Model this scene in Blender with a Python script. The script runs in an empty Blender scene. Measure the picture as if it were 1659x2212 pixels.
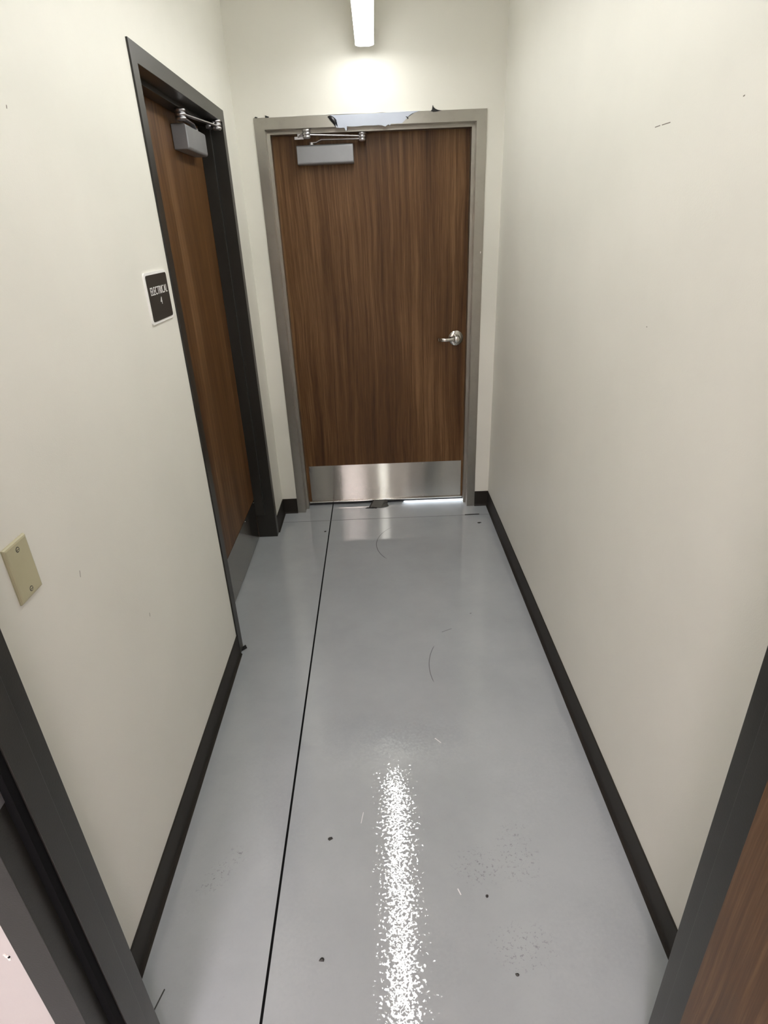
import bpy, bmesh, math, random
from mathutils import Vector, Matrix
random.seed(7)
S = bpy.context.scene
COL = S.collection

# ------------------------------------------------------------------ sizes (metres)
W, L = 1.3464, 3.4718          # corridor width, y of the far wall
H = 2.78                       # ceiling
YN0, YN1 = 0.509, 0.6466       # wall with the near doorway
NY = 0.6526                    # corridor face of the near frame
FA, FB, FH = 0.145, 1.2075, 2.134      # far opening
LA, LB, LH = 2.102, 3.147, 2.129       # left opening (along y)
NA, NB, NH = 0.1407, 1.2075, 2.134     # near opening
FW = 0.051                     # face width of the steel frames
P = 0.006                      # how far a frame stands off its wall
T = 0.138                      # wall thickness

# ------------------------------------------------------------------ materials
def new_mat(name):
    m = bpy.data.materials.new(name); m.use_nodes = True
    nt = m.node_tree; b = nt.nodes['Principled BSDF']
    return m, nt, b
def N(nt, t, **kw):
    n = nt.nodes.new(t)
    for k, v in kw.items():
        if k.startswith('i_'):
            key = k[2:]
            key = int(key) if key.isdigit() else key.replace('_', ' ')
            n.inputs[key].default_value = v
        else: setattr(n, k, v)
    return n
def lk(nt, a, b): nt.links.new(a, b)
def math_n(nt, op, a, b=None, c=None, clamp=False):
    n = nt.nodes.new('ShaderNodeMath'); n.operation = op; n.use_clamp = clamp
    for i, v in enumerate((a, b, c)):
        if v is None: continue
        if hasattr(v, 'links'): nt.links.new(v, n.inputs[i])
        else: n.inputs[i].default_value = v
    return n.outputs[0]
def coords(nt, scale=(1, 1, 1), rot=(0, 0, 0)):
    g = nt.nodes.new('ShaderNodeTexCoord'); mp = nt.nodes.new('ShaderNodeMapping')
    mp.inputs['Scale'].default_value = scale; mp.inputs['Rotation'].default_value = rot
    nt.links.new(g.outputs['Object'], mp.inputs['Vector'])
    return mp.outputs[0]
obj_coords = coords
def noise(nt, vec, scale, detail=3, rough=.5, out='Fac'):
    n = nt.nodes.new('ShaderNodeTexNoise'); n.inputs['Scale'].default_value = scale
    n.inputs['Detail'].default_value = detail; n.inputs['Roughness'].default_value = rough
    nt.links.new(vec, n.inputs['Vector']); return n.outputs[out]
def ramp(nt, fac, stops):
    n = nt.nodes.new('ShaderNodeValToRGB'); e = n.color_ramp.elements
    while len(e) < len(stops): e.new(.5)
    for el, (p, c) in zip(e, stops):
        el.position = p; el.color = (*c, 1) if len(c) == 3 else c
    nt.links.new(fac, n.inputs['Fac']); return n.outputs['Color']
def mix(nt, fac, a, b):
    n = nt.nodes.new('ShaderNodeMix'); n.data_type = 'RGBA'
    for s, v in ((0, fac), (6, a), (7, b)):
        if hasattr(v, 'links'): nt.links.new(v, n.inputs[s])
        else: n.inputs[s].default_value = v if s == 0 else (*v, 1)
    return n.outputs[2]
def bump(nt, b, h, strength, dist):
    n = nt.nodes.new('ShaderNodeBump'); n.inputs['Strength'].default_value = strength
    n.inputs['Distance'].default_value = dist
    nt.links.new(h, n.inputs['Height']); nt.links.new(n.outputs[0], b.inputs['Normal'])
def simple(name, col, rough=.5, metal=0, spec=.5, var=.0, bstr=0, bscale=200):
    m, nt, b = new_mat(name)
    b.inputs['Base Color'].default_value = (*col, 1); b.inputs['Roughness'].default_value = rough
    b.inputs['Metallic'].default_value = metal; b.inputs['Specular IOR Level'].default_value = spec
    v = coords(nt)
    if var:
        f = noise(nt, v, 9, 5, .6)
        lk(nt, ramp(nt, f, [(.3, tuple(c * (1 - var) for c in col)), (.7, tuple(min(1, c * (1 + var)) for c in col))]), b.inputs['Base Color'])
    if bstr: bump(nt, b, noise(nt, v, bscale, 2), bstr, .0006)
    return m
# marks: a stroke between two points given in two object axes (ax), half width hw
def seg_mask(nt, sep, ax, a, b, hw, soft=.4):
    u, v = sep.outputs[ax[0]], sep.outputs[ax[1]]
    dx, dy = b[0] - a[0], b[1] - a[1]; ll = dx * dx + dy * dy
    pu = math_n(nt, 'SUBTRACT', u, a[0]); pv = math_n(nt, 'SUBTRACT', v, a[1])
    t = math_n(nt, 'MULTIPLY', math_n(nt, 'ADD', math_n(nt, 'MULTIPLY', pu, dx), math_n(nt, 'MULTIPLY', pv, dy)), 1 / ll, clamp=True)
    eu = math_n(nt, 'SUBTRACT', pu, math_n(nt, 'MULTIPLY', t, dx)); ev = math_n(nt, 'SUBTRACT', pv, math_n(nt, 'MULTIPLY', t, dy))
    d = math_n(nt, 'SQRT', math_n(nt, 'ADD', math_n(nt, 'MULTIPLY', eu, eu), math_n(nt, 'MULTIPLY', ev, ev)))
    return math_n(nt, 'MULTIPLY', math_n(nt, 'SUBTRACT', hw, d), 1 / (hw * soft), clamp=True)
def blob_mask(nt, sep, ax, c, ru, rv, ang=0):
    pu = math_n(nt, 'SUBTRACT', sep.outputs[ax[0]], c[0]); pv = math_n(nt, 'SUBTRACT', sep.outputs[ax[1]], c[1])
    ca, sa = math.cos(ang), math.sin(ang)
    x = math_n(nt, 'MULTIPLY', math_n(nt, 'ADD', math_n(nt, 'MULTIPLY', pu, ca), math_n(nt, 'MULTIPLY', pv, sa)), 1 / ru)
    y = math_n(nt, 'MULTIPLY', math_n(nt, 'SUBTRACT', math_n(nt, 'MULTIPLY', pv, ca), math_n(nt, 'MULTIPLY', pu, sa)), 1 / rv)
    r = math_n(nt, 'ADD', math_n(nt, 'MULTIPLY', x, x), math_n(nt, 'MULTIPLY', y, y))
    return math_n(nt, 'SUBTRACT', 1, r, clamp=True)
def total(nt, ms):
    o = ms[0]
    for m in ms[1:]: o = math_n(nt, 'MAXIMUM', o, m)
    return o
WALLCOL = (.772, .762, .702)
def wall_mat(name, ax=None, dark=()):
    m, nt, b = new_mat(name)
    v = coords(nt)
    base = ramp(nt, noise(nt, v, 2.2, 4, .6), [(.3, tuple(c * .975 for c in WALLCOL)), (.7, tuple(c * 1.02 for c in WALLCOL))])
    if dark:
        sep = N(nt, 'ShaderNodeSeparateXYZ'); lk(nt, v, sep.inputs[0])
        base = mix(nt, total(nt, [seg_mask(nt, sep, ax, *d) for d in dark]), base, (.16, .14, .11))
    lk(nt, base, b.inputs['Base Color'])
    b.inputs['Roughness'].default_value = .52; b.inputs['Specular IOR Level'].default_value = .35
    h = math_n(nt, 'ADD', noise(nt, v, 260, 2), math_n(nt, 'MULTIPLY', noise(nt, v, 55, 2), .7))
    bump(nt, b, h, .25, .0008)
    return m
M = {}
M['wall'] = wall_mat('cream_wall_paint')
M['wall_right'] = wall_mat('cream_wall_paint_scratched', (1, 2), [((1.627, 1.8625), (1.600, 1.8626), .0012), ((1.590, 1.8622), (1.548, 1.8616), .0012), ((1.260, 1.862), (1.256, 1.8625), .0014), ((1.508, 1.425), (1.5055, 1.4252), .0014)])
M['wall_left'] = wall_mat('cream_wall_paint_scuffed', (1, 2), [((1.0951, 1.0268), (1.0917, 1.0135), .0011), ((1.351, .7297), (1.3488, .7202), .0013), ((1.3126, 1.904), (1.311, 1.9), .0017)])
M['ceiling'] = simple('white_ceiling_paint', (.74, .72, .66), .9)

def floor_mat():
    m, nt, b = new_mat('gray_epoxy_floor')
    v = coords(nt); sep = N(nt, 'ShaderNodeSeparateXYZ'); lk(nt, v, sep.inputs[0])
    base = ramp(nt, noise(nt, v, 3.0, 6, .65), [(.28, (.365, .392, .418)), (.72, (.422, .450, .478))])
    fine = noise(nt, v, 120, 4, .8)
    base = mix(nt, math_n(nt, 'MULTIPLY', math_n(nt, 'SUBTRACT', fine, .62), 2.0, clamp=True), base, (.19, .195, .20))
    ax = (0, 1)
    # scuffed, dirty patches
    grit = math_n(nt, 'MULTIPLY', math_n(nt, 'SUBTRACT', noise(nt, v, 95, 3, .7), .565), 12, clamp=True)
    zones = total(nt, [blob_mask(nt, sep, ax, (.150, 1.075), .10, .04, .9), blob_mask(nt, sep, ax, (.185, 1.13), .03, .03), blob_mask(nt, sep, ax, (.90, 1.06), .09, .07), blob_mask(nt, sep, ax, (1.02, 1.10), .07, .12), blob_mask(nt, sep, ax, (.98, .85), .10, .07)])
    base = mix(nt, math_n(nt, 'MULTIPLY', math_n(nt, 'MULTIPLY', grit, zones), .5), base, (.10, .10, .105))
    # curved scuffs left by a wheel or a shoe
    def arc(pts, hw):
        (x1, y1), (x2, y2), (x3, y3) = pts
        d = 2 * (x1 * (y2 - y3) + x2 * (y3 - y1) + x3 * (y1 - y2))
        cx = ((x1**2 + y1**2) * (y2 - y3) + (x2**2 + y2**2) * (y3 - y1) + (x3**2 + y3**2) * (y1 - y2)) / d
        cy = ((x1**2 + y1**2) * (x3 - x2) + (x2**2 + y2**2) * (x1 - x3) + (x3**2 + y3**2) * (x2 - x1)) / d
        r = math.hypot(x1 - cx, y1 - cy)
        pu = math_n(nt, 'SUBTRACT', sep.outputs[0], cx); pv = math_n(nt, 'SUBTRACT', sep.outputs[1], cy)
        rr = math_n(nt, 'SQRT', math_n(nt, 'ADD', math_n(nt, 'MULTIPLY', pu, pu), math_n(nt, 'MULTIPLY', pv, pv)))
        ring = math_n(nt, 'MULTIPLY', math_n(nt, 'SUBTRACT', hw, math_n(nt, 'ABSOLUTE', math_n(nt, 'SUBTRACT', rr, r))), 1 / (hw * .6), clamp=True)
        mx, my = (x1 + x3) / 2, (y1 + y3) / 2; half = math.hypot(x1 - x3, y1 - y3) / 2
        b_ = blob_mask(nt, sep, ax, (mx + (x2 - mx) * .5, my + (y2 - my) * .5), half * 1.06, half * 1.06)
        return math_n(nt, 'MULTIPLY', ring, math_n(nt, 'MULTIPLY', b_, 4, clamp=True))
    scuffs = total(nt, [arc([(.6935, 3.1943), (.6125, 3.0295), (.6715, 2.8207)], .0030), arc([(.8633, 2.0555), (.8310, 1.940), (.8390, 1.8339)], .0022), seg_mask(nt, sep, ax, (.9083, 2.1513), (.9532, 2.1724), .0018), seg_mask(nt, sep, ax, (1.057, 2.283), (1.061, 2.285), .003)])
    base = mix(nt, math_n(nt, 'MULTIPLY', scuffs, .7), base, (.09, .09, .09))
    pale = total(nt, [seg_mask(nt, sep, ax, (.5624, 1.2497), (.5557, 1.2130), .0012), seg_mask(nt, sep, ax, (.8186, 1.5369), (.8368, 1.5169), .0022), seg_mask(nt, sep, ax, (.5959, 3.488), (.600, 3.488), .005), seg_mask(nt, sep, ax, (.838, .985), (.832, 1.0), .002)])
    base = mix(nt, pale, base, (.85, .85, .86))
    short = seg_mask(nt, sep, ax, (.0766, .7842), (.045, .668), .0022)
    base = mix(nt, short, base, (.01, .01, .012))
    lk(nt, base, b.inputs['Base Color'])
    b.inputs['Roughness'].default_value = .085
    rr = math_n(nt, 'MULTIPLY_ADD', noise(nt, v, 5, 5, .7), .05, .015)
    lk(nt, rr, b.inputs['Roughness'])
    b.inputs['IOR'].default_value = 1.5; b.inputs['Specular IOR Level'].default_value = 1.0
    # orange peel, coarser towards the doorway where the coat went on thick
    near = math_n(nt, 'MULTIPLY', math_n(nt, 'SUBTRACT', 2.4, sep.outputs[1]), .9, clamp=True)
    k = math_n(nt, 'MULTIPLY_ADD', near, .125, .028)
    def tilt(vec, scale, detail):
        c_ = N(nt, 'ShaderNodeVectorMath', operation='SUBTRACT'); lk(nt, noise(nt, vec, scale, detail, .6, 'Color'), c_.inputs[0]); c_.inputs[1].default_value = (.5, .5, .5)
        f_ = N(nt, 'ShaderNodeVectorMath', operation='MULTIPLY'); lk(nt, c_.outputs[0], f_.inputs[0]); f_.inputs[1].default_value = (1, 1, 0)
        return f_.outputs[0]
    def vscale(vec, f):
        q = N(nt, 'ShaderNodeVectorMath', operation='SCALE'); lk(nt, vec, q.inputs[0])
        if hasattr(f, 'links'): lk(nt, f, q.inputs['Scale'])
        else: q.inputs['Scale'].default_value = f
        return q.outputs[0]
    def vadd(p_, q_):
        q = N(nt, 'ShaderNodeVectorMath', operation='ADD'); lk(nt, p_, q.inputs[0]); lk(nt, q_, q.inputs[1]); return q.outputs[0]
    g = N(nt, 'ShaderNodeNewGeometry')
    nn = vadd(vadd(g.outputs['Normal'], vscale(tilt(v, 110, 2), k)), vscale(tilt(v, 9, 1), .012))
    nz = N(nt, 'ShaderNodeVectorMath', operation='NORMALIZE'); lk(nt, nn, nz.inputs[0]); lk(nt, nz.outputs[0], b.inputs['Normal'])
    return m
M['floor'] = floor_mat()

def wood_mat(name, across, along, dark, mid, light, rough=.42):
    """vertical walnut laminate; across = object axis that runs over the grain"""
    m, nt, b = new_mat(name)
    def sc(u, w):
        s = [1, 1, 1]; s[across] = u; s[along] = w; return tuple(s)
    # the grain wanders a little sideways along the leaf
    gd = [0, 0, 0]; gd[across] = .055; ws = [0, 0, 0]; ws[across] = 3.2; ws[along] = 1.0
    wn_ = N(nt, 'ShaderNodeVectorMath', operation='SUBTRACT'); lk(nt, noise(nt, obj_coords(nt, tuple(ws)), 1.3, 3, .45, 'Color'), wn_.inputs[0]); wn_.inputs[1].default_value = (.5, .5, .5)
    wm_ = N(nt, 'ShaderNodeVectorMath', operation='MULTIPLY'); lk(nt, wn_.outputs[0], wm_.inputs[0]); wm_.inputs[1].default_value = gd
    tc_ = N(nt, 'ShaderNodeTexCoord'); wa_ = N(nt, 'ShaderNodeVectorMath', operation='ADD'); lk(nt, tc_.outputs['Object'], wa_.inputs[0]); lk(nt, wm_.outputs[0], wa_.inputs[1])
    def coords(nt, scale):
        mp = nt.nodes.new('ShaderNodeMapping'); mp.inputs['Scale'].default_value = scale; nt.links.new(wa_.outputs[0], mp.inputs['Vector']); return mp.outputs[0]
    broad = noise(nt, coords(nt, sc(9, .55)), 1.0, 4, .6)
    mid_ = noise(nt, coords(nt, sc(60, 1.1)), 1.0, 4, .65)
    fine = noise(nt, coords(nt, sc(330, 7)), 1.0, 3, .7)
    pores = noise(nt, coords(nt, sc(520, 22)), 1.0, 2, .6)
    f = math_n(nt, 'ADD', math_n(nt, 'MULTIPLY', broad, .38), math_n(nt, 'MULTIPLY', mid_, .40))
    f = math_n(nt, 'ADD', f, math_n(nt, 'MULTIPLY', fine, .22))
    col = ramp(nt, f, [(.38, dark), (.50, mid), (.62, light)])
    pm = math_n(nt, 'MULTIPLY', math_n(nt, 'SUBTRACT', pores, .60), 3.5, clamp=True)
    col = mix(nt, math_n(nt, 'MULTIPLY', pm, .5), col, tuple(c * .45 for c in dark))
    lk(nt, col, b.inputs['Base Color'])
    b.inputs['Roughness'].default_value = rough; b.inputs['Specular IOR Level'].default_value = .28
    bump(nt, b, fine, .15, .0004)
    return m
D_, M_, L_ = (.050, .0205, .0065), (.108, .050, .0175), (.205, .112, .049)
M['wood_x'] = wood_mat('walnut_laminate_far', 0, 2, D_, M_, L_)
M['wood_y'] = wood_mat('walnut_laminate_side', 1, 2, D_, M_, L_)
M['wood_near'] = wood_mat('walnut_laminate_near', 0, 2, D_, M_, L_)

def steel_mat(name, col, rough, streak=(6, 6, .6), sm=.25, smc=(.2, .19, .17)):
    m, nt, b = new_mat(name)
    b.inputs['Metallic'].default_value = 1
    v = coords(nt)
    dirt = math_n(nt, 'MULTIPLY', math_n(nt, 'SUBTRACT', noise(nt, v, 14, 6, .7), .5), 3, clamp=True)
    lk(nt, mix(nt, math_n(nt, 'MULTIPLY', dirt, sm), col, smc), b.inputs['Base Color'])
    st = noise(nt, coords(nt), 7, 4, .6)
    lk(nt, math_n(nt, 'MULTIPLY_ADD', st, .16, rough - .06), b.inputs['Roughness'])
    return m
M['steel_frame'] = steel_mat('stainless_frame', (.39, .375, .335), .29)
M['kick'] = steel_mat('stainless_kick_plate', (.46, .445, .415), .36, (1, 1, 6), .35, (.33, .30, .28))
_nt = M['kick'].node_tree; _b = _nt.nodes['Principled BSDF']
for _i in ('Roughness', 'Normal'):
    for _l in list(_b.inputs[_i].links): _nt.links.remove(_l)
_b.inputs['Roughness'].default_value = .08
# brushing grooves run sideways: normals scatter up and down only
_w = N(_nt, 'ShaderNodeTexWhiteNoise', noise_dimensions='3D'); lk(_nt, coords(_nt, (3000, 3000, 90000)), _w.inputs['Vector'])
_c = math_n(_nt, 'TANGENT', math_n(_nt, 'MULTIPLY_ADD', _w.outputs['Value'], 3.0, -1.5))
_s = math_n(_nt, 'MULTIPLY', _c, .23)
_x = N(_nt, 'ShaderNodeCombineXYZ'); lk(_nt, _s, _x.inputs[2])
_g = N(_nt, 'ShaderNodeNewGeometry')
_a = N(_nt, 'ShaderNodeVectorMath', operation='ADD'); lk(_nt, _g.outputs['Normal'], _a.inputs[0]); lk(_nt, _x.outputs[0], _a.inputs[1])
_n = N(_nt, 'ShaderNodeVectorMath', operation='NORMALIZE'); lk(_nt, _a.outputs[0], _n.inputs[0]); lk(_nt, _n.outputs[0], _b.inputs['Normal'])
M['chrome'] = simple('satin_chrome', (.62, .60, .56), .16, 1)
M['closer'] = simple('silver_painted_metal', (.285, .29, .305), .42, .55, .5, .06)
M['arm'] = simple('satin_steel_arm', (.55, .54, .56), .3, 1)
M['bronze'] = simple('dark_bronze_paint', (.0225, .0213, .0182), .34, 0, .4, .10, .25, 300)
M['vinyl'] = simple('dark_brown_vinyl_base', (.0220, .0182, .0145), .55, 0, .25, .08)
M['black'] = simple('black_sealant', (.004, .004, .0045), .8, 0, .12)
M['rubber_and_shade'] = simple('black_rubber_and_gap_shade', (.010, .0098, .010), .55)
M['groove'] = simple('dark_joint_and_recess_shade', (.016, .018, .022), .6)
M['film'] = simple('bluish_white_film', (.46, .50, .59), .38, 0, .5, .04)
M['filmback'] = simple('black_film_backing', (.006, .006, .008), .3)
M['ivory'] = simple('ivory_plate_enamel', (.47, .44, .29), .33, 0, .5, .03)
M['sign'] = simple('dark_sign_face', (.028, .024, .020), .45)
M['white'] = simple('white_plastic', (.90, .90, .89), .4)
M['housing'] = simple('white_fixture_housing', (.75, .75, .72), .5)
M['chip'] = simple('black_paint_chip', (.022, .020, .018), .45)
M['slate'] = simple('dark_gray_card', (.072, .070, .062), .5, 0, .4, .1)
M['plaster'] = simple('white_plaster', (.85, .83, .80), .8)
M['concrete'] = simple('pale_concrete', (.5, .5, .5), .8)
def emit(name, col, s):
    m, nt, b = new_mat(name)
    b.inputs['Base Color'].default_value = (.8, .8, .8, 1)
    b.inputs['Emission Color'].default_value = (*col, 1); b.inputs['Emission Strength'].default_value = s
    return m
M['lamp'] = emit('glowing_diffuser', (1.0, 1.0, .965), 13.0)
M['panel'] = emit('glowing_panel', (1.0, .88, .89), 26)

# ------------------------------------------------------------------ mesh helpers
def finish(name, bm, m, parent=None, kind=None, bevel=0, smooth=False, seg=2):
    bmesh.ops.recalc_face_normals(bm, faces=bm.faces)
    me = bpy.data.meshes.new(name); bm.to_mesh(me); bm.free()
    o = bpy.data.objects.new(name, me); COL.objects.link(o)
    for mm in (m if isinstance(m, (list, tuple)) else [m]): me.materials.append(mm)
    if parent: o.parent = parent; o.matrix_parent_inverse = parent.matrix_world.inverted()
    if kind: o['kind'] = kind
    if smooth:
        for f in me.polygons: f.use_smooth = True
    if bevel:
        b = o.modifiers.new('bevel', 'BEVEL'); b.width = bevel; b.segments = seg; b.limit_method = 'ANGLE'; b.angle_limit = .6
        for f in me.polygons: f.use_smooth = True
        w = o.modifiers.new('wn', 'WEIGHTED_NORMAL'); w.keep_sharp = False
    return o
def tag(o, label, cat, group=None, kind=None):
    o['label'] = label; o['category'] = cat
    if group: o['group'] = group
    if kind: o['kind'] = kind
    return o
def empty(name, loc, rz=0):
    o = bpy.data.objects.new(name, None); COL.objects.link(o)
    o.location = loc; o.rotation_euler = (0, 0, rz); o.empty_display_size = .05
    o.matrix_world = Matrix.Translation(loc) @ Matrix.Rotation(rz, 4, 'Z')
    return o
def box(bm, a, b, mi=0):
    x0, y0, z0 = a; x1, y1, z1 = b
    v = [bm.verts.new((x, y, z)) for z in (z0, z1) for y in (y0, y1) for x in (x0, x1)]
    for q in ((0, 1, 3, 2), (4, 5, 7, 6), (0, 1, 5, 4), (2, 3, 7, 6), (0, 2, 6, 4), (1, 3, 7, 5)):
        f = bm.faces.new([v[i] for i in q]); f.material_index = mi
    return v
def loft(bm, rings, close=True, caps=True):
    R_ = [[bm.verts.new(p) for p in r] for r in rings]; n = len(R_[0])
    for a, b in zip(R_, R_[1:]):
        for i in range(n if close else n - 1):
            bm.faces.new((a[i], a[(i + 1) % n], b[(i + 1) % n], b[i]))
    if caps and close:
        bm.faces.new(R_[0]); bm.faces.new(list(reversed(R_[-1])))
def cyl(bm, p, axis, r, h, seg=28, prof=None):
    """turned piece along axis from p; prof = [(radius, height)...]"""
    ax = Vector(axis).normalized(); t = ax.orthogonal().normalized(); s = ax.cross(t)
    prof = prof or [(r, 0), (r, h)]
    loft(bm, [[Vector(p) + ax * z + (t * math.cos(2 * math.pi * i / seg) + s * math.sin(2 * math.pi * i / seg)) * rr for i in range(seg)] for rr, z in prof])
def bar(bm, pts, w, t, up=(0, 0, 1)):
    """flat bar through pts: w across (in plan), t thick (along up)"""
    pts = [Vector(p) for p in pts]; up = Vector(up); rings = []
    for i, p in enumerate(pts):
        d = (pts[min(i + 1, len(pts) - 1)] - pts[max(i - 1, 0)]).normalized()
        s = d.cross(up).normalized(); u = s.cross(d).normalized()
        rings.append([p + s * (w / 2) * a + u * (t / 2) * b for a, b in ((-1, -1), (1, -1), (1, 1), (-1, 1))])
    loft(bm, rings)
def poly_plate(bm, pts, to3, t0, t1, mi=0):
    """irregular outline pts (u,v) given thickness t0..t1; to3(u,v,t) -> xyz"""
    a = [bm.verts.new(to3(u, v, t0)) for u, v in pts]; b = [bm.verts.new(to3(u, v, t1)) for u, v in pts]
    n = len(pts); fs = [bm.faces.new(a), bm.faces.new(list(reversed(b)))]
    for i in range(n): fs.append(bm.faces.new((a[i], a[(i + 1) % n], b[(i + 1) % n], b[i])))
    for f in fs: f.material_index = mi
    bmesh.ops.triangulate(bm, faces=fs[:2])

# ------------------------------------------------------------------ room shell
def struct(name, bm, m, **k): return finish(name, bm, m, kind='structure', **k)
bm = bmesh.new()
box(bm, (-T, YN1, 0), (0, LA - FW + .02, H)); box(bm, (-T, LB + FW - .02, 0), (0, L + T, H)); box(bm, (-T, LA - FW + .02, LH + FW - .02), (0, LB + FW - .02, H))
struct('wall_left', bm, M['wall_left'])
bm = bmesh.new(); box(bm, (W, YN1, 0), (W + T, L + T, H)); struct('wall_right', bm, M['wall_right'])
bm = bmesh.new()
box(bm, (0, L, 0), (FA - FW + .02, L + T, H)); box(bm, (FB + FW - .02, L, 0), (W, L + T, H)); box(bm, (FA - FW + .02, L, FH + FW - .02), (FB + FW - .02, L + T, H))
struct('wall_far', bm, M['wall'])
bm = bmesh.new()
box(bm, (-2.2, YN0, 0), (NA - FW + .02, YN1, H)); box(bm, (NB + FW - .02, YN0, 0), (3.4, YN1, H)); box(bm, (NA - FW + .02, YN0, NH + FW - .02), (NB + FW - .02, YN1, H))
M['wall_near'] = simple('cream_wall_paint_light_toned', (.52, .487, .482), .55, 0, .3, .02, .25, 260)  # cream lowered and pinked: near-room light level put into the colour
wn = struct('wall_near', bm, M['wall_near'])
# gouge in the near wall beside the frame
bm = bmesh.new(); y_ = YN0
g3 = lambda u, v, t: (u, y_ - t, v)
poly_plate(bm, [(.0640, .7048), (.0672, .7058), (.0690, .7030), (.0662, .7010)], g3, -.001, .0016, 0)
poly_plate(bm, [(.0650, .6998), (.0700, .7008), (.0718, .6978), (.0672, .6960)], g3, -.001, .0014, 0)
poly_plate(bm, [(.0680, .6958), (.0735, .6965), (.0722, .6905), (.0690, .6890)], g3, -.001, .0018, 0)
poly_plate(bm, [(.0695, .6985), (.0722, .6996), (.0730, .6968), (.0706, .6958)], g3, -.001, .0020, 1)
o = finish('plaster_gouge', bm, [M['plaster'], M['black']], wn); o['label'] = 'chipped white plaster with a dark nail hole'
bm = bmesh.new(); box(bm, (-2.2 - T, -2.9, 0), (-2.2, YN1, H)); struct('wall_west', bm, M['wall'])
bm = bmesh.new(); box(bm, (3.4, -2.9, 0), (3.4 + T, YN1, H)); struct('wall_east', bm, M['wall'])
bm = bmesh.new(); box(bm, (-2.2 - T, -2.9 - T, 0), (3.4 + T, -2.9, H)); struct('wall_back', bm, M['wall'])
bm = bmesh.new(); box(bm, (-2.2 - T, -2.9 - T, H), (3.4 + T, YN1, H + .1)); box(bm, (-T, YN1, H), (W + T, L + T, H + .1)); struct('ceiling', bm, M['ceiling'])

# floor slabs with saw-cut joints between them
JX0, JX1, JY = .3180, .3300, 3.3345     # long joint leans a little; cross joint
hw, hc = .0036, .0019
def jx(y): return JX0 + (JX1 - JX0) * (L + .1 - y) / (L + .1 - .5)
def slab(bm, q):
    a = [bm.verts.new((x, y, 0)) for x, y in q]; b = [bm.verts.new((x, y, -.05)) for x, y in q]
    bm.faces.new(a); bm.faces.new(list(reversed(b)))
    for i in range(4): bm.faces.new((a[i], a[(i + 1) % 4], b[(i + 1) % 4], b[i]))
bm = bmesh.new()
YB, YE = -2.9 - T, L + .22
XL, XR = -2.2 - T, 3.4 + T
slab(bm, [(XL, YB), (jx(YB) - hw, YB), (jx(JY) - hw, JY - hc), (XL, JY - hc)])
slab(bm, [(jx(YB) + hw, YB), (XR, YB), (XR, JY - hc), (jx(JY) + hw, JY - hc)])
slab(bm, [(XL, JY + hc), (jx(JY) - hw, JY + hc), (jx(YE) - hw, YE), (XL, YE)])
slab(bm, [(jx(JY) + hw, JY + hc), (XR, JY + hc), (XR, YE), (jx(YE) + hw, YE)])
fl = struct('floor', bm, M['floor'])
bm = bmesh.new(); hj = hw + .0005
slab(bm, [(jx(YB) - hj, YB), (jx(YB) + hj, YB), (jx(YE) + hj, YE), (jx(YE) - hj, YE)])
for v in bm.verts: v.co.z -= .0016
o = finish('floor_joint', bm, M['black'], fl); o['label'] = 'long black saw-cut joint'
bm = bmesh.new(); slab(bm, [(XL, JY - .0025), (XR, JY - .0025), (XR, JY + .0025), (XL, JY + .0025)])
for v in bm.verts: v.co.z -= .0008
o = finish('floor_joint', bm, M['groove'], fl); o['label'] = 'thin dark joint running across the corridor'
# ground outside the far door
bm = bmesh.new(); box(bm, (-1, L + .221, -.06), (3, 6.5, -.012)); struct('floor_outside', bm, M['concrete'])

# vinyl cove base: thin strip with a curved toe
def cove(bm, p0, p1, n, trim0=0, trim1=0):
    p0, p1, n = Vector((*p0, 0)), Vector((*p1, 0)), Vector((*n, 0)); d = (p1 - p0).normalized()
    prof = [(0, 0), (.0125, 0), (.0125, .0015), (.0095, .0045), (.0065, .0095), (.0047, .0165), (.0040, .024), (.0038, .098), (.0030, .1010), (.0015, .1016), (0, .1016)]
    loft(bm, [[p + n * a + Vector((0, 0, z)) + d * e * a for a, z in prof] for p, e in ((p0, trim0), (p1, trim1))])
bm = bmesh.new(); cove(bm, (0, YN1), (0, LA - FW), (1, 0), 1, 0); struct('baseboard_left', bm, M['vinyl'])
bm = bmesh.new(); cove(bm, (0, LB + FW), (0, L), (1, 0), 0, -1); struct('baseboard_left_far', bm, M['vinyl'])
bm = bmesh.new(); cove(bm, (W, YN1), (W, L), (-1, 0), 1, -1); struct('baseboard_right', bm, M['vinyl'])
bm = bmesh.new(); cove(bm, (0, L), (FA - FW, L), (0, -1), 1, 0); struct('baseboard_far_left', bm, M['vinyl'])
bm = bmesh.new(); cove(bm, (FB + FW, L), (W, L), (0, -1), 0, -1); struct('baseboard_far_right', bm, M['vinyl'])
bm = bmesh.new(); cove(bm, (-2.2, YN0), (NA - FW, YN0), (0, -1)); cove(bm, (NB + FW, YN0), (3.4, YN0), (0, -1)); struct('baseboard_near', bm, M['vinyl'])

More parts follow.
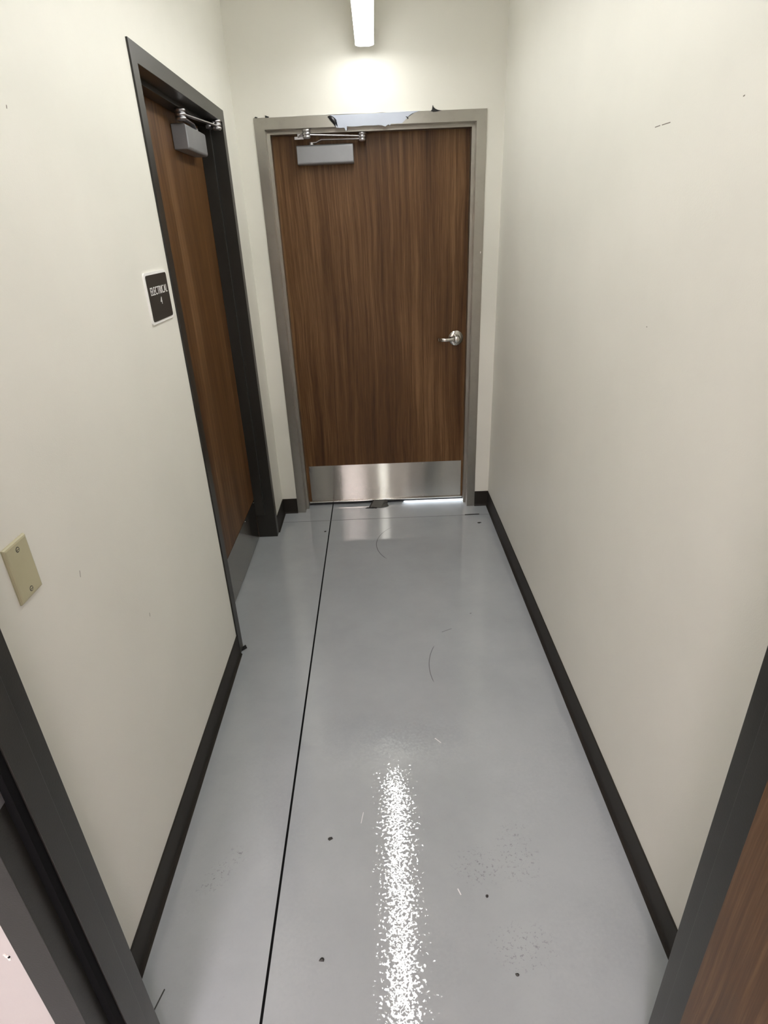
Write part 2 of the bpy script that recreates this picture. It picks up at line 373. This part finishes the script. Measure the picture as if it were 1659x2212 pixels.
# ------------------------------------------------------------------ steel door frames
def sweep(bm, prof, a, b, h, z0, to3):
    loft(bm, [[to3(a - o, d, z0) for o, d in prof], [to3(a - o, d, h + o) for o, d in prof],
              [to3(b + o, d, h + o) for o, d in prof], [to3(b + o, d, z0) for o, d in prof]])
def frame(parent, a, b, h, D, s0, s1, to3, m, stop_z=0):
    """D = wall depth the frame wraps, s0..s1 = depth of the stop"""
    bm = bmesh.new()
    sweep(bm, [(FW, .012), (FW, -P), (0, -P), (0, D + P), (FW, D + P), (FW, D - .012), (.004, D - .012), (.004, .012)], a, b, h, 0, to3)
    fr = finish('door_frame', bm, m, parent, bevel=.0012)
    bm = bmesh.new()
    sweep(bm, [(.001, s0), (-.016, s0), (-.016, s1), (.001, s1)], a, b, h, stop_z, to3)
    finish('door_stop', bm, m, parent, bevel=.0010)
    return fr

def closer(parent, loc, rz, spindle, elbow, pivot, foot, m_body, mirror=1):
    """surface door closer; local x runs along the leaf away from the hinges, -y stands off the leaf"""
    root = empty('door_closer', loc, rz); root.parent = parent; root.matrix_parent_inverse = parent.matrix_world.inverted()
    s = mirror
    X = lambda p: (s * p[0], p[1], p[2])
    def fin(name, bm, m, **k):
        for v in bm.verts: v.co = root.matrix_world @ Vector(X(v.co))
        return finish(name, bm, m, root, **k)
    bm = bmesh.new(); w, h, d = .293, .087, .060
    # cover: box whose top and bottom lips are chamfered
    prof = [(0, 0), (0, -d + .006), (.006, -d), (h - .006, -d), (h, -d + .006), (h, 0)]
    loft(bm, [[(x, y, z) for z, y in prof] for x in (0, w)])
    fin('closer_cover', bm, m_body, bevel=.004, seg=3)
    bm = bmesh.new(); sp = Vector(spindle)
    cyl(bm, sp + Vector((0, 0, -.012)), (0, 0, 1), .011, .014)
    el, pv = Vector(elbow), Vector(pivot)
    a1 = sp.lerp(el, .0); dirn = (el - sp)
    bar(bm, [sp + Vector((0, 0, -.001)), sp + dirn * .10 + Vector((0, 0, -.001)), sp + dirn * .20 + Vector((0, 0, .008)), el + Vector((0, 0, -.010))], .020, .005)
    fin('main_arm', bm, M['arm'], bevel=.001)
    bm = bmesh.new(); bar(bm, [el + Vector((0, 0, .002)), pv + Vector((0, 0, -.004))], .019, .005); fin('forearm', bm, M['arm'], bevel=.001)
    for nm, q in (('elbow_joint', el), ('pivot_joint', pv)):
        bm = bmesh.new()
        cyl(bm, q + Vector((0, 0, -.020)), (0, 0, 1), 0, 0, 28, [(a_ * 1.36, h_ * 1.28) for a_, h_ in ((.006, -.001), (.011, 0), (.0145, .003), (.0145, .008), (.0118, .0095), (.0118, .0105), (.0145, .012), (.0145, .019), (.0118, .0205), (.0118, .0215), (.0145, .023), (.0145, .028), (.0125, .031), (.006, .032))])
        fin(nm, bm, M['arm'], smooth=True)
    bm = bmesh.new(); ft = Vector(foot)
    # shoe: tongue from the joint back to a plate screwed under the frame head
    bar(bm, [pv + Vector((0, 0, .009)), (pv + ft) / 2 + Vector((0, 0, .006)), ft], .022, .006)
    box(bm, (ft.x - .025, ft.y - .008, ft.z - .009), (ft.x + .022, ft.y + .006, ft.z + .004)); box(bm, (ft.x - .010, ft.y - .004, ft.z), (ft.x + .012, ft.y + .004, .1355))
    fin('arm_shoe', bm, M['arm'], bevel=.001)
    return root

# ---------------------------------------------- door_3: far door, stainless frame
YF = L + .104
d3 = tag(empty('door_3', (FA, L, 0)), 'walnut door closed in a stainless frame at the end of the corridor', 'door', kind='structure')
to_far = lambda u, d, z: (u, L + d, z)
frame(d3, FA, FB, FH, T, .051, .104, to_far, M['steel_frame'])
bm = bmesh.new(); box(bm, (FA + .003, YF + .0005, .013), (FB - .003, YF + .045, FH - .004)); leaf = finish('door_leaf', bm, M['wood_x'], d3, bevel=.001)
bm = bmesh.new(); box(bm, (FA + .034, YF - .0014, .030), (FB - .027, YF + .001, .2815)); kp = finish('kick_plate', bm, M['kick'], d3); kp['label'] = 'scuffed stainless kick plate'
bm = bmesh.new()
for x in (FA + .044, FA + .28, (FA + FB) / 2, FB - .28, FB - .037):
    for z in (.04, .2715): cyl(bm, (x, YF - .0012, z), (0, -1, 0), 0, 0, 12, [(.0035, 0), (.0032, .0008), (.0015, .0013)])
finish('screw', bm, M['chrome'], kp)
bm = bmesh.new(); box(bm, (FA + .017, YF - .009, .019), (FB - .017, YF + .001, .029)); finish('bottom_rail', bm, M['chrome'], d3, bevel=.002)
bm = bmesh.new(); box(bm, (FA + .002, YF + .012, .0005), (.80, YF + .038, .0135)); finish('door_sweep', bm, M['rubber_and_shade'], d3)
bm = bmesh.new(); box(bm, (FA + .002, YF - .005, .0075), (FB - .002, YF + .006, .0200)); finish('gap_shade_strip', bm, M['rubber_and_shade'], d3)  # dark strip added under the rail to draw the shaded gap line
# lever set
dh = empty('door_handle', (1.1330, YF, 1.0645)); dh.parent = d3; dh.matrix_parent_inverse = d3.matrix_world.inverted(); dh['label'] = 'satin chrome lever handle'
c = Vector((1.1330, YF + .001, 1.0645))
bm = bmesh.new(); cyl(bm, c, (0, -1, 0), 0, 0, 48, [(.0440, 0), (.0440, .004), (.0425, .007), (.034, .0105), (.024, .012)]); finish('rose', bm, M['chrome'], dh, smooth=True)
bm = bmesh.new(); cyl(bm, c + Vector((0, -.011, 0)), (0, -1, 0), 0, 0, 36, [(.0235, 0), (.022, .006), (.0165, .014), (.0155, .030), (.0205, .036), (.0215, .044), (.0195, .052), (.012, .056)]); finish('handle_hub', bm, M['chrome'], dh, smooth=True)
bm = bmesh.new(); rings = []
for x, y, hz, ty in ((.010, -.052, .013, .008), (-.012, -.055, .012, .0065), (-.035, -.059, .0098, .0055), (-.062, -.0605, .0092, .0050), (-.088, -.060, .0090, .0050), (-.100, -.054, .0088, .0052), (-.106, -.044, .0085, .0052), (-.107, -.030, .0082, .005)):
    k = 1 if x > -.095 else .35
    px, py = (0, 1) if x > -.095 else ((.7, .7) if x > -.104 else (1, .1))
    rings.append([c + Vector((x + a * ty * px * -1, y + a * ty * py, b_ * hz)) for a, b_ in ((-1, -.75), (-1, .75), (-.6, 1), (.6, 1), (1, .75), (1, -.75), (.6, -1), (-.6, -1))])
loft(bm, rings); finish('lever', bm, M['chrome'], dh, smooth=True)
# closer, hinge side on the left
closer(d3, (.2885, YF, 1.9815), 0, (.079, -.033, .098), (.3415, -.066, .113), (.063, -.104, .129), (.022, -.064, .119), M['closer'])
# torn protective film on the frame head
f3 = lambda y0: (lambda u, v, t: (u, y0 - t, v))
def irregular(pts, amp, n=3):
    out = []
    for (x0, z0), (x1, z1) in zip(pts, pts[1:] + pts[:1]):
        for i in range(n):
            k = i / n; j = 0 if i == 0 else amp
            out.append((x0 + (x1 - x0) * k + random.uniform(-j, j), z0 + (z1 - z0) * k + random.uniform(-j, j)))
    return out
film = [(.4750, 2.1842), (.6000, 2.1838), (.7600, 2.1846), (.9043, 2.1863), (.9280, 2.1875), (.8950, 2.1790), (.8700, 2.1690), (.8555, 2.1563), (.8338, 2.1377), (.8050, 2.1372), (.7780, 2.1378), (.7715, 2.1290), (.7672, 2.1368), (.7496, 2.1271), (.7253, 2.1338), (.6900, 2.1330), (.6382, 2.1342), (.5950, 2.1320), (.5570, 2.1342), (.5555, 2.1226), (.5530, 2.1146), (.5480, 2.1200), (.5457, 2.1294), (.5250, 2.1290), (.5049, 2.1301), (.5004, 2.1400), (.5061, 2.1611), (.4990, 2.1720)]
bm = bmesh.new(); poly_plate(bm, irregular(film, .0006, 3), f3(L - P), .0003, .0018)
fo = tag(finish('protective_film', bm, M['film']), 'torn strip of bluish white film on the head of the stainless door frame', 'plastic film')
bm = bmesh.new()
# edge that has curled over and shows its black adhesive side
R2 = []
for (x0, z0), (x1, z1) in zip([(.4627, 2.1775), (.4720, 2.1665), (.4860, 2.1516), (.4960, 2.1400), (.4985, 2.1337)], [(.4781, 2.1830), (.4935, 2.1760), (.5063, 2.1625), (.5025, 2.1470), (.5008, 2.1380)]):
    R2.append([(x1, L - P - .0022, z1), ((x0 + x1) / 2 + .001, L - P - .0080, (z0 + z1) / 2), (x0, L - P - .0045, z0), (x0 + .001, L - P - .0032, z0), ((x0 + x1) / 2 + .001, L - P - .0060, (z0 + z1) / 2), (x1, L - P - .0012, z1)])
loft(bm, R2); o = finish('curled_edge', bm, M['filmback'], fo, smooth=True); o['label'] = 'curled edge showing black adhesive backing'
bm = bmesh.new(); poly_plate(bm, [(.8509, 2.1660), (.8578, 2.1645), (.8668, 2.1578), (.8625, 2.1560), (.8598, 2.1525), (.8583, 2.1590), (.8545, 2.1630)], f3(L - P), .0016, .0034)
o = finish('curled_edge', bm, M['filmback'], fo); o['label'] = 'small black fold at the torn right end'
bm = bmesh.new(); poly_plate(bm, irregular([(.9867, 2.2078), (.9905, 2.1990), (.9989, 2.1925), (1.0130, 2.1868), (1.0331, 2.1833), (1.0120, 2.1805), (.9897, 2.1788), (.9759, 2.1829), (.9820, 2.1880), (.9850, 2.1980)], .0004, 2), f3(L - .001), .0005, .0060)
tag(finish('film_scrap', bm, M['filmback']), 'pointed black film scrap sticking up from the right of the steel frame head', 'plastic film', 'black film scraps above the steel frame')
for nm, pts, lab in (('film_scrap', [(.1541, 2.1945), (.1742, 2.1880), (.1700, 2.1845), (.1543, 2.1845)], 'black film scrap above the left part of the steel frame head'), ('film_scrap', [(.0993, 2.1862), (.1066, 2.1905), (.1177, 2.1870), (.1100, 2.1845)], 'tiny black film scrap on the top left corner of the steel frame')):
    bm = bmesh.new(); poly_plate(bm, pts, f3(L - .001), .0005, .0055)
    tag(finish(nm, bm, M['filmback']), lab, 'plastic film', 'black film scraps above the steel frame')
# uneven paint caulk along the frame head
bm = bmesh.new()
tp = [(FA - FW + .005 + i * .0335, FH + FW + .0016 + random.uniform(-.0008, .0016)) for i in range(25)]
poly_plate(bm, tp + [(tp[-1][0], FH + FW - .002), (tp[0][0], FH + FW - .002)], f3(L), -.0005, .0042)
o = finish('paint_caulk', bm, M['plaster'], bpy.data.objects['wall_far']); o['label'] = 'ragged white caulk line over the frame head'
bm = bmesh.new(); poly_plate(bm, [(1.2440, 1.5355), (1.2478, 1.5372), (1.2486, 1.5300), (1.2462, 1.5250), (1.2443, 1.5270)], f3(L - P), .0002, .0020)
o = finish('paint_speck', bm, M['plaster'], d3); o['label'] = 'white paint speck on the right jamb'

# ---------------------------------------------- door_2: left wall, dark bronze frame
XLF = -.104
d2 = tag(empty('door_2', (0, LA, 0)), 'walnut door closed in a dark bronze frame on the left wall, beside the electrical sign', 'door', kind='structure')
to_left = lambda u, d, z: (-d, u, z)
frame(d2, LA, LB, LH, T, .051, .104, to_left, M['bronze'], stop_z=.155)
bm = bmesh.new(); box(bm, (XLF - .045, LA + .003, .006), (XLF - .0005, LB - .003, LH - .004)); finish('door_leaf', bm, M['wood_y'], d2, bevel=.001)
bm = bmesh.new(); box(bm, (XLF - .001, LA + .020, .008), (XLF + .0014, LB - .020, .2600)); kp = finish('kick_plate', bm, M['kick'], d2); kp['label'] = 'stainless kick plate'
bm = bmesh.new()
for y in (LB - .035, LB - .28, (LA + LB) / 2, LA + .28):
    for z in (.02, .248): cyl(bm, (XLF + .0012, y, z), (1, 0, 0), 0, 0, 12, [(.0035, 0), (.0032, .0008), (.0015, .0013)])
finish('screw', bm, M['chrome'], kp)
closer(d2, (XLF, LB - .146, 1.981), math.radians(90), (.050, -.033, .098), (.3100, -.051, .113), (-.090, -.095, .130), (-.070, -.062, .122), M['closer'], -1)
# latch strike notch seen on the near jamb
bm = bmesh.new(); box(bm, (-.040, LA - .0004, .94), (-.012, LA + .0012, 1.065)); finish('strike_plate', bm, M['bronze'], d2)
# plastic shim left at the foot of the near jamb
bm = bmesh.new(); bar(bm, [(.004, LA - .030, .004), (.026, LA - .016, .010)], .004, .008); bar(bm, [(.006, LA - .014, .005), (.020, LA - .004, .010)], .004, .008)
tag(finish('metal_clip', bm, M['chip']), 'tiny dark metal clip on the floor at the foot of the bronze frame', 'clip')

# ---------------------------------------------- door_1: the doorway one looks through
d1 = tag(empty('door_1', (NB, NY, 0)), 'walnut door standing open at the right, in a dark bronze frame', 'door', kind='structure')
to_near = lambda u, d, z: (u, NY - P - d, z)
ND = NY - P - YN0
frame(d1, NA, NB, NH, ND, .0447, .0887, to_near, M['bronze'])
bm = bmesh.new(); YS = NY - P - .0887
box(bm, (NA - .0005, YS - .015, .0), (NA + .013, YS + .0005, NH - .002))
box(bm, (NB - .013, YS - .015, .0), (NB + .0005, YS + .0005, NH - .002))
finish('door_gasket', bm, M['black'], d1)
bm = bmesh.new(); box(bm, (NA - .001, NY - P - ND + .002, .996), (NA + .0016, NY - P - ND + .038, 1.108)); sp = finish('strike_plate', bm, M['closer'], d1, bevel=.0006)
# open leaf: built along its own x, turned about the hinge
piv = Vector((1.1600, .525, 0)); ang = math.radians(-98)
lf = empty('open_leaf', piv, ang); lf.parent = d1; lf.matrix_parent_inverse = d1.matrix_world.inverted()
def leafbox(a, b):
    bm = bmesh.new(); box(bm, a, b); return bm
o = finish('door_leaf', leafbox((0, 0, .008), (1.06, .044, NH - .004)), M['wood_near']); o.parent = lf
for z in (.28, 1.05, 1.88):
    bm = bmesh.new(); box(bm, (-.0015, .004, z - .057), (.0, .040, z + .057)); o = finish('hinge', bm, M['bronze']); o.parent = lf

# ------------------------------------------------------------------ sign, plate
sx = .0015
sg = tag(empty('room_sign', (0, 1.906, 1.509)), 'dark brown ELECTRICAL 4 room sign on the left wall', 'sign')
def rrect(u0, v0, u1, v1, r, n=5):
    out = []
    for cx, cy, a0 in ((u1 - r, v1 - r, 0), (u0 + r, v1 - r, 90), (u0 + r, v0 + r, 180), (u1 - r, v0 + r, 270)):
        for i in range(n + 1):
            a = math.radians(a0 + 90 * i / n); out.append((cx + r * math.cos(a), cy + r * math.sin(a)))
    return out
l3 = lambda u, v, t: (t, u, v)
bm = bmesh.new(); poly_plate(bm, rrect(1.8105, 1.4375, 2.0065, 1.5815, .011), l3, 0, .0050); o = finish('sign_backing', bm, M['white'], sg); o['label'] = 'white edge of the sign'
bm = bmesh.new(); poly_plate(bm, rrect(1.8190, 1.4450, 1.9990, 1.5740, .008), l3, .0048, .0068); finish('sign_face', bm, M['sign'], sg)
def text(body, y, z, h, wid, parent, name):
    cu = bpy.data.curves.new(name, 'FONT'); cu.body = body; cu.align_x = 'CENTER'; cu.align_y = 'CENTER'; cu.size = 1; cu.extrude = .01; cu.offset = -.012
    t = bpy.data.objects.new(name, cu); COL.objects.link(t)
    bpy.context.view_layer.update()
    dg = bpy.context.evaluated_depsgraph_get(); me = bpy.data.meshes.new_from_object(t.evaluated_get(dg))
    bpy.data.objects.remove(t)
    xs = [v.co.x for v in me.vertices]; ys = [v.co.y for v in me.vertices]
    sx_, sy_ = wid / (max(xs) - min(xs)), h / (max(ys) - min(ys)); mx, my = (max(xs) + min(xs)) / 2, (max(ys) + min(ys)) / 2
    for v in me.vertices:
        a, b_, c_ = v.co; v.co = (.0068 + (c_ + .01) * .04, y + (a - mx) * sx_, z + (b_ - my) * sy_)
    me.materials.clear(); me.materials.append(M['white'])
    o = bpy.data.objects.new(name, me); COL.objects.link(o); o.parent = parent; o.matrix_parent_inverse = parent.matrix_world.inverted()
    return o
# reading direction along +y as seen from the corridor
text('ELECTRICAL', 1.9105, 1.5290, .0225, .150, sg, 'sign_lettering')
text('4', 1.9125, 1.4980, .0205, .014, sg, 'sign_number')

pl = tag(empty('blank_wall_plate', (0, .924, 1.136)), 'ivory blank wall plate with two screws low on the left wall', 'wall plate')
bm = bmesh.new(); u0, u1, v0, v1 = .8885, .9595, 1.0795, 1.1935
loft(bm, [[(x, u, v) for u, v in rrect(u0 + e, v0 + e, u1 - e, v1 - e, .0014)] for x, e in ((0, 0), (.0025, 0), (.0050, .0018), (.0060, .0050))])
finish('cover_plate', bm, M['ivory'], pl, smooth=False)
for v in (1.1775, 1.0945):
    bm = bmesh.new(); cyl(bm, (.0058, .924, v), (1, 0, 0), 0, 0, 18, [(.0040, 0), (.0038, .0008), (.0022, .0013)])
    nf = len(bm.faces); cyl(bm, (.0058, .924, v), (1, 0, 0), 0, 0, 18, [(.0052, 0), (.0052, .0005)])  # ring and slot coloured dark for the shade of the screw recess
    box(bm, (.0068, .9206, v - .0005), (.0073, .9274, v + .0005)); bm.faces.ensure_lookup_table()
    for f_ in bm.faces[nf:]: f_.material_index = 1
    finish('screw', bm, [M['ivory'], M['groove']], pl)

# ------------------------------------------------------------------ lamps
lt = tag(empty('linear_ceiling_light', (.6625, 2.17, H)), 'long narrow glowing linear light hung over the corridor', 'ceiling light')
LY0, LY1, LZ, LHW = .72, 3.388, 2.432, .0425
# shallow lens with rounded ends under an opaque housing of the same outline
def plan(e, z): return [(x, y, z) for x, y in rrect(.6625 - LHW + e, LY0 + e, .6625 + LHW - e, LY1 - e, .024 - e * .5, 7)]
bm = bmesh.new(); loft(bm, [plan(.007, LZ), plan(.003, LZ + .002), plan(.0008, LZ + .005), plan(0, LZ + .009), plan(0, LZ + .028)])
o = finish('diffuser', bm, M['lamp'], lt); o['label'] = 'glowing white diffuser'
bm = bmesh.new(); loft(bm, [plan(-.001, LZ + .0275), plan(-.001, LZ + .098), plan(.002, LZ + .100)])
finish('housing', bm, M['housing'], lt)
# opaque caps that close the lens at both ends
for far in (1, 0):
    bm = bmesh.new()
    arc_ = [p for p in plan(-.0012, 0) if (p[1] > LY1 - .026 if far else p[1] < LY0 + .026)]
    arc_.sort(key=lambda p: p[0])
    inn = [(.6625 + (p[0] - .6625) * .985, p[1] + (-.0008 if far else .0008), p[2]) for p in arc_]
    loft(bm, [[(q[0], q[1], LZ + z) for q in (a_, b_) for z in ((.003, .0278) if q is a_ else (.0278, .003))] for a_, b_ in zip(arc_, inn)])
    finish('end_cap', bm, M['housing'], lt)
for y in (1.25, 3.05):
    bm = bmesh.new(); cyl(bm, (.6625, y, LZ + .098), (0, 0, 1), .006, H - LZ - .098); cyl(bm, (.6625, y, H - .02), (0, 0, 1), .03, .02); finish('hanging_stem', bm, M['housing'], lt)
# troffers of the room behind the viewer
for i, (x, y, lab) in enumerate(((.05, -1.75, 'ceiling light panel of the near room, left one'), (1.75, -1.75, 'ceiling light panel of the near room, right one'))):
    t_ = tag(empty('ceiling_panel_light', (x, y, H)), lab, 'ceiling light', 'panel lights in the near room')
    bm = bmesh.new(); box(bm, (x - .30, y - .60, H - .012), (x + .30, y + .60, H + .0)); finish('panel_frame', bm, M['housing'], t_)
    bm = bmesh.new(); box(bm, (x - .28, y - .58, H - .016), (x + .28, y + .58, H - .0121)); finish('panel_diffuser', bm, M['panel'], t_)

# daylight outside the far door: leaks through the gap under it
ld = bpy.data.lights.new('daylight_outside', 'AREA'); ld.energy = 900; ld.shape = 'RECTANGLE'; ld.size = 1.6; ld.size_y = .5; ld.color = (.93, .97, 1)
lo = bpy.data.objects.new('daylight_outside', ld); COL.objects.link(lo); lo.location = (1.0, 5.2, .28); lo.rotation_euler = (math.radians(-90 + 4), 0, 0)

# ------------------------------------------------------------------ debris
def chip(x, y, s, lab, m='chip', h=.0022, st=None):
    rnd = random.Random(int(x * 1e4)); bm = bmesh.new(); n = 7; pts = []
    for i in range(n):
        a = 2 * math.pi * i / n; r = s / 2 * rnd.uniform(.55, 1.05); pts.append((x + r * math.cos(a) * (st or 1.2), y + r * math.sin(a)))
    up = [bm.verts.new((px, py, rnd.uniform(.4, 1) * h)) for px, py in pts]; c_ = bm.verts.new((x, y, h * 1.7)); dn = [bm.verts.new((px, py, 0)) for px, py in pts]
    for i in range(n):
        j = (i + 1) % n
        bm.faces.new((up[i], up[j], c_)); bm.faces.new((dn[i], dn[j], up[j], up[i]))
    bm.faces.new(list(reversed(dn)))
    return tag(finish('debris_chip', bm, M[m]), lab, 'debris', 'dark chips scattered on the gray floor')
chip(1.2512, 3.2201, .022, 'dark chip on the floor near the far right corner')
chip(.2952, 3.1860, .015, 'small dark chip left of the long joint, close to the far door')
chip(.4616, 1.1646, .014, 'dark chip left of the light streak, beside its upper half')
chip(.4638, .8371, .016, 'largest dark chip, left of the light streak near the bottom')
chip(.9097, .9775, .010, 'dark chip right of the light streak')
chip(.9522, .7870, .010, 'round gray chip nearest the viewer, right of the light streak', 'slate')
bm = bmesh.new(); bar(bm, [(1.178, 3.3345, .002), (1.235, 3.334, .004), (1.270, 3.337, .002)], .006, .003)
tag(finish('joint_sliver', bm, M['chip']), 'thin dark sliver lying on the cross joint in front of the steel frame', 'debris')

# folded pieces of dark card by the far door
rc = tag(empty('folded_card', (.615, 3.52, 0)), 'crumpled dark gray folded card lying at the foot of the far door', 'debris')
def sheet(name, pts, th=.0016, m='slate'):
    bm = bmesh.new(); v = [Vector(p) for p in pts]; n = (v[1] - v[0]).cross(v[-1] - v[0]).normalized()
    a = [bm.verts.new(p) for p in v]; b_ = [bm.verts.new(p - n * th) for p in v]; k = len(v)
    bm.faces.new(a); bm.faces.new(list(reversed(b_)))
    for i in range(k): bm.faces.new((a[i], a[(i + 1) % k], b_[(i + 1) % k], b_[i]))
    return finish(name, bm, M[m], rc)
M['card_lit'] = simple('gray_card_lit', (.115, .112, .10), .5)  # paler copy for the main panel: facet light put into the colour
sheet('card_panel', [(.573, 3.498, .010), (.640, 3.488, .002), (.672, 3.556, .030), (.600, 3.560, .032)], m='card_lit')
sheet('card_panel', [(.642, 3.488, .0035), (.695, 3.510, .004), (.684, 3.535, .012), (.652, 3.520, .014)])
sheet('card_panel', [(.655, 3.524, .016), (.692, 3.546, .014), (.680, 3.560, .030), (.671, 3.556, .031)])
sheet('card_panel', [(.560, 3.497, .001), (.573, 3.497, .009), (.600, 3.560, .031), (.590, 3.560, .030)], m='chip')  # darker side pieces: facet shade put into the colour
sheet('card_panel', [(.538, 3.492, .0018), (.612, 3.484, .0018), (.625, 3.500, .004), (.550, 3.503, .004)], m='chip')

# ------------------------------------------------------------------ world, camera, colour
wd = bpy.data.worlds.new('world'); S.world = wd; wd.use_nodes = True
wd.node_tree.nodes['Background'].inputs[0].default_value = (.6, .7, .85, 1); wd.node_tree.nodes['Background'].inputs[1].default_value = .3
cam = bpy.data.cameras.new('camera'); co = bpy.data.objects.new('camera', cam); COL.objects.link(co); S.camera = co
yaw, pitch, roll = -.0034, .4547, -.0422
fwd = Vector((math.sin(yaw) * math.cos(pitch), math.cos(yaw) * math.cos(pitch), -math.sin(pitch)))
rt = Vector((math.cos(yaw), -math.sin(yaw), 0)); up = rt.cross(fwd)
r2 = rt * math.cos(roll) + up * math.sin(roll); u2 = -rt * math.sin(roll) + up * math.cos(roll)
co.matrix_world = Matrix(((r2.x, u2.x, -fwd.x, .6728), (r2.y, u2.y, -fwd.y, 0), (r2.z, u2.z, -fwd.z, 1.6748), (0, 0, 0, 1)))
cam.sensor_fit = 'HORIZONTAL'; cam.sensor_width = 36; cam.lens = 36 * 1257.547 / 1659; cam.clip_start = .01
S.view_settings.view_transform = 'Standard'; S.view_settings.look = 'None'; S.view_settings.gamma = 1; S.view_settings.use_curve_mapping = False
S.view_settings.exposure = 0.64
S.cycles.max_bounces = 12; S.cycles.diffuse_bounces = 8; S.cycles.glossy_bounces = 6
S.cycles.sample_clamp_indirect = 6
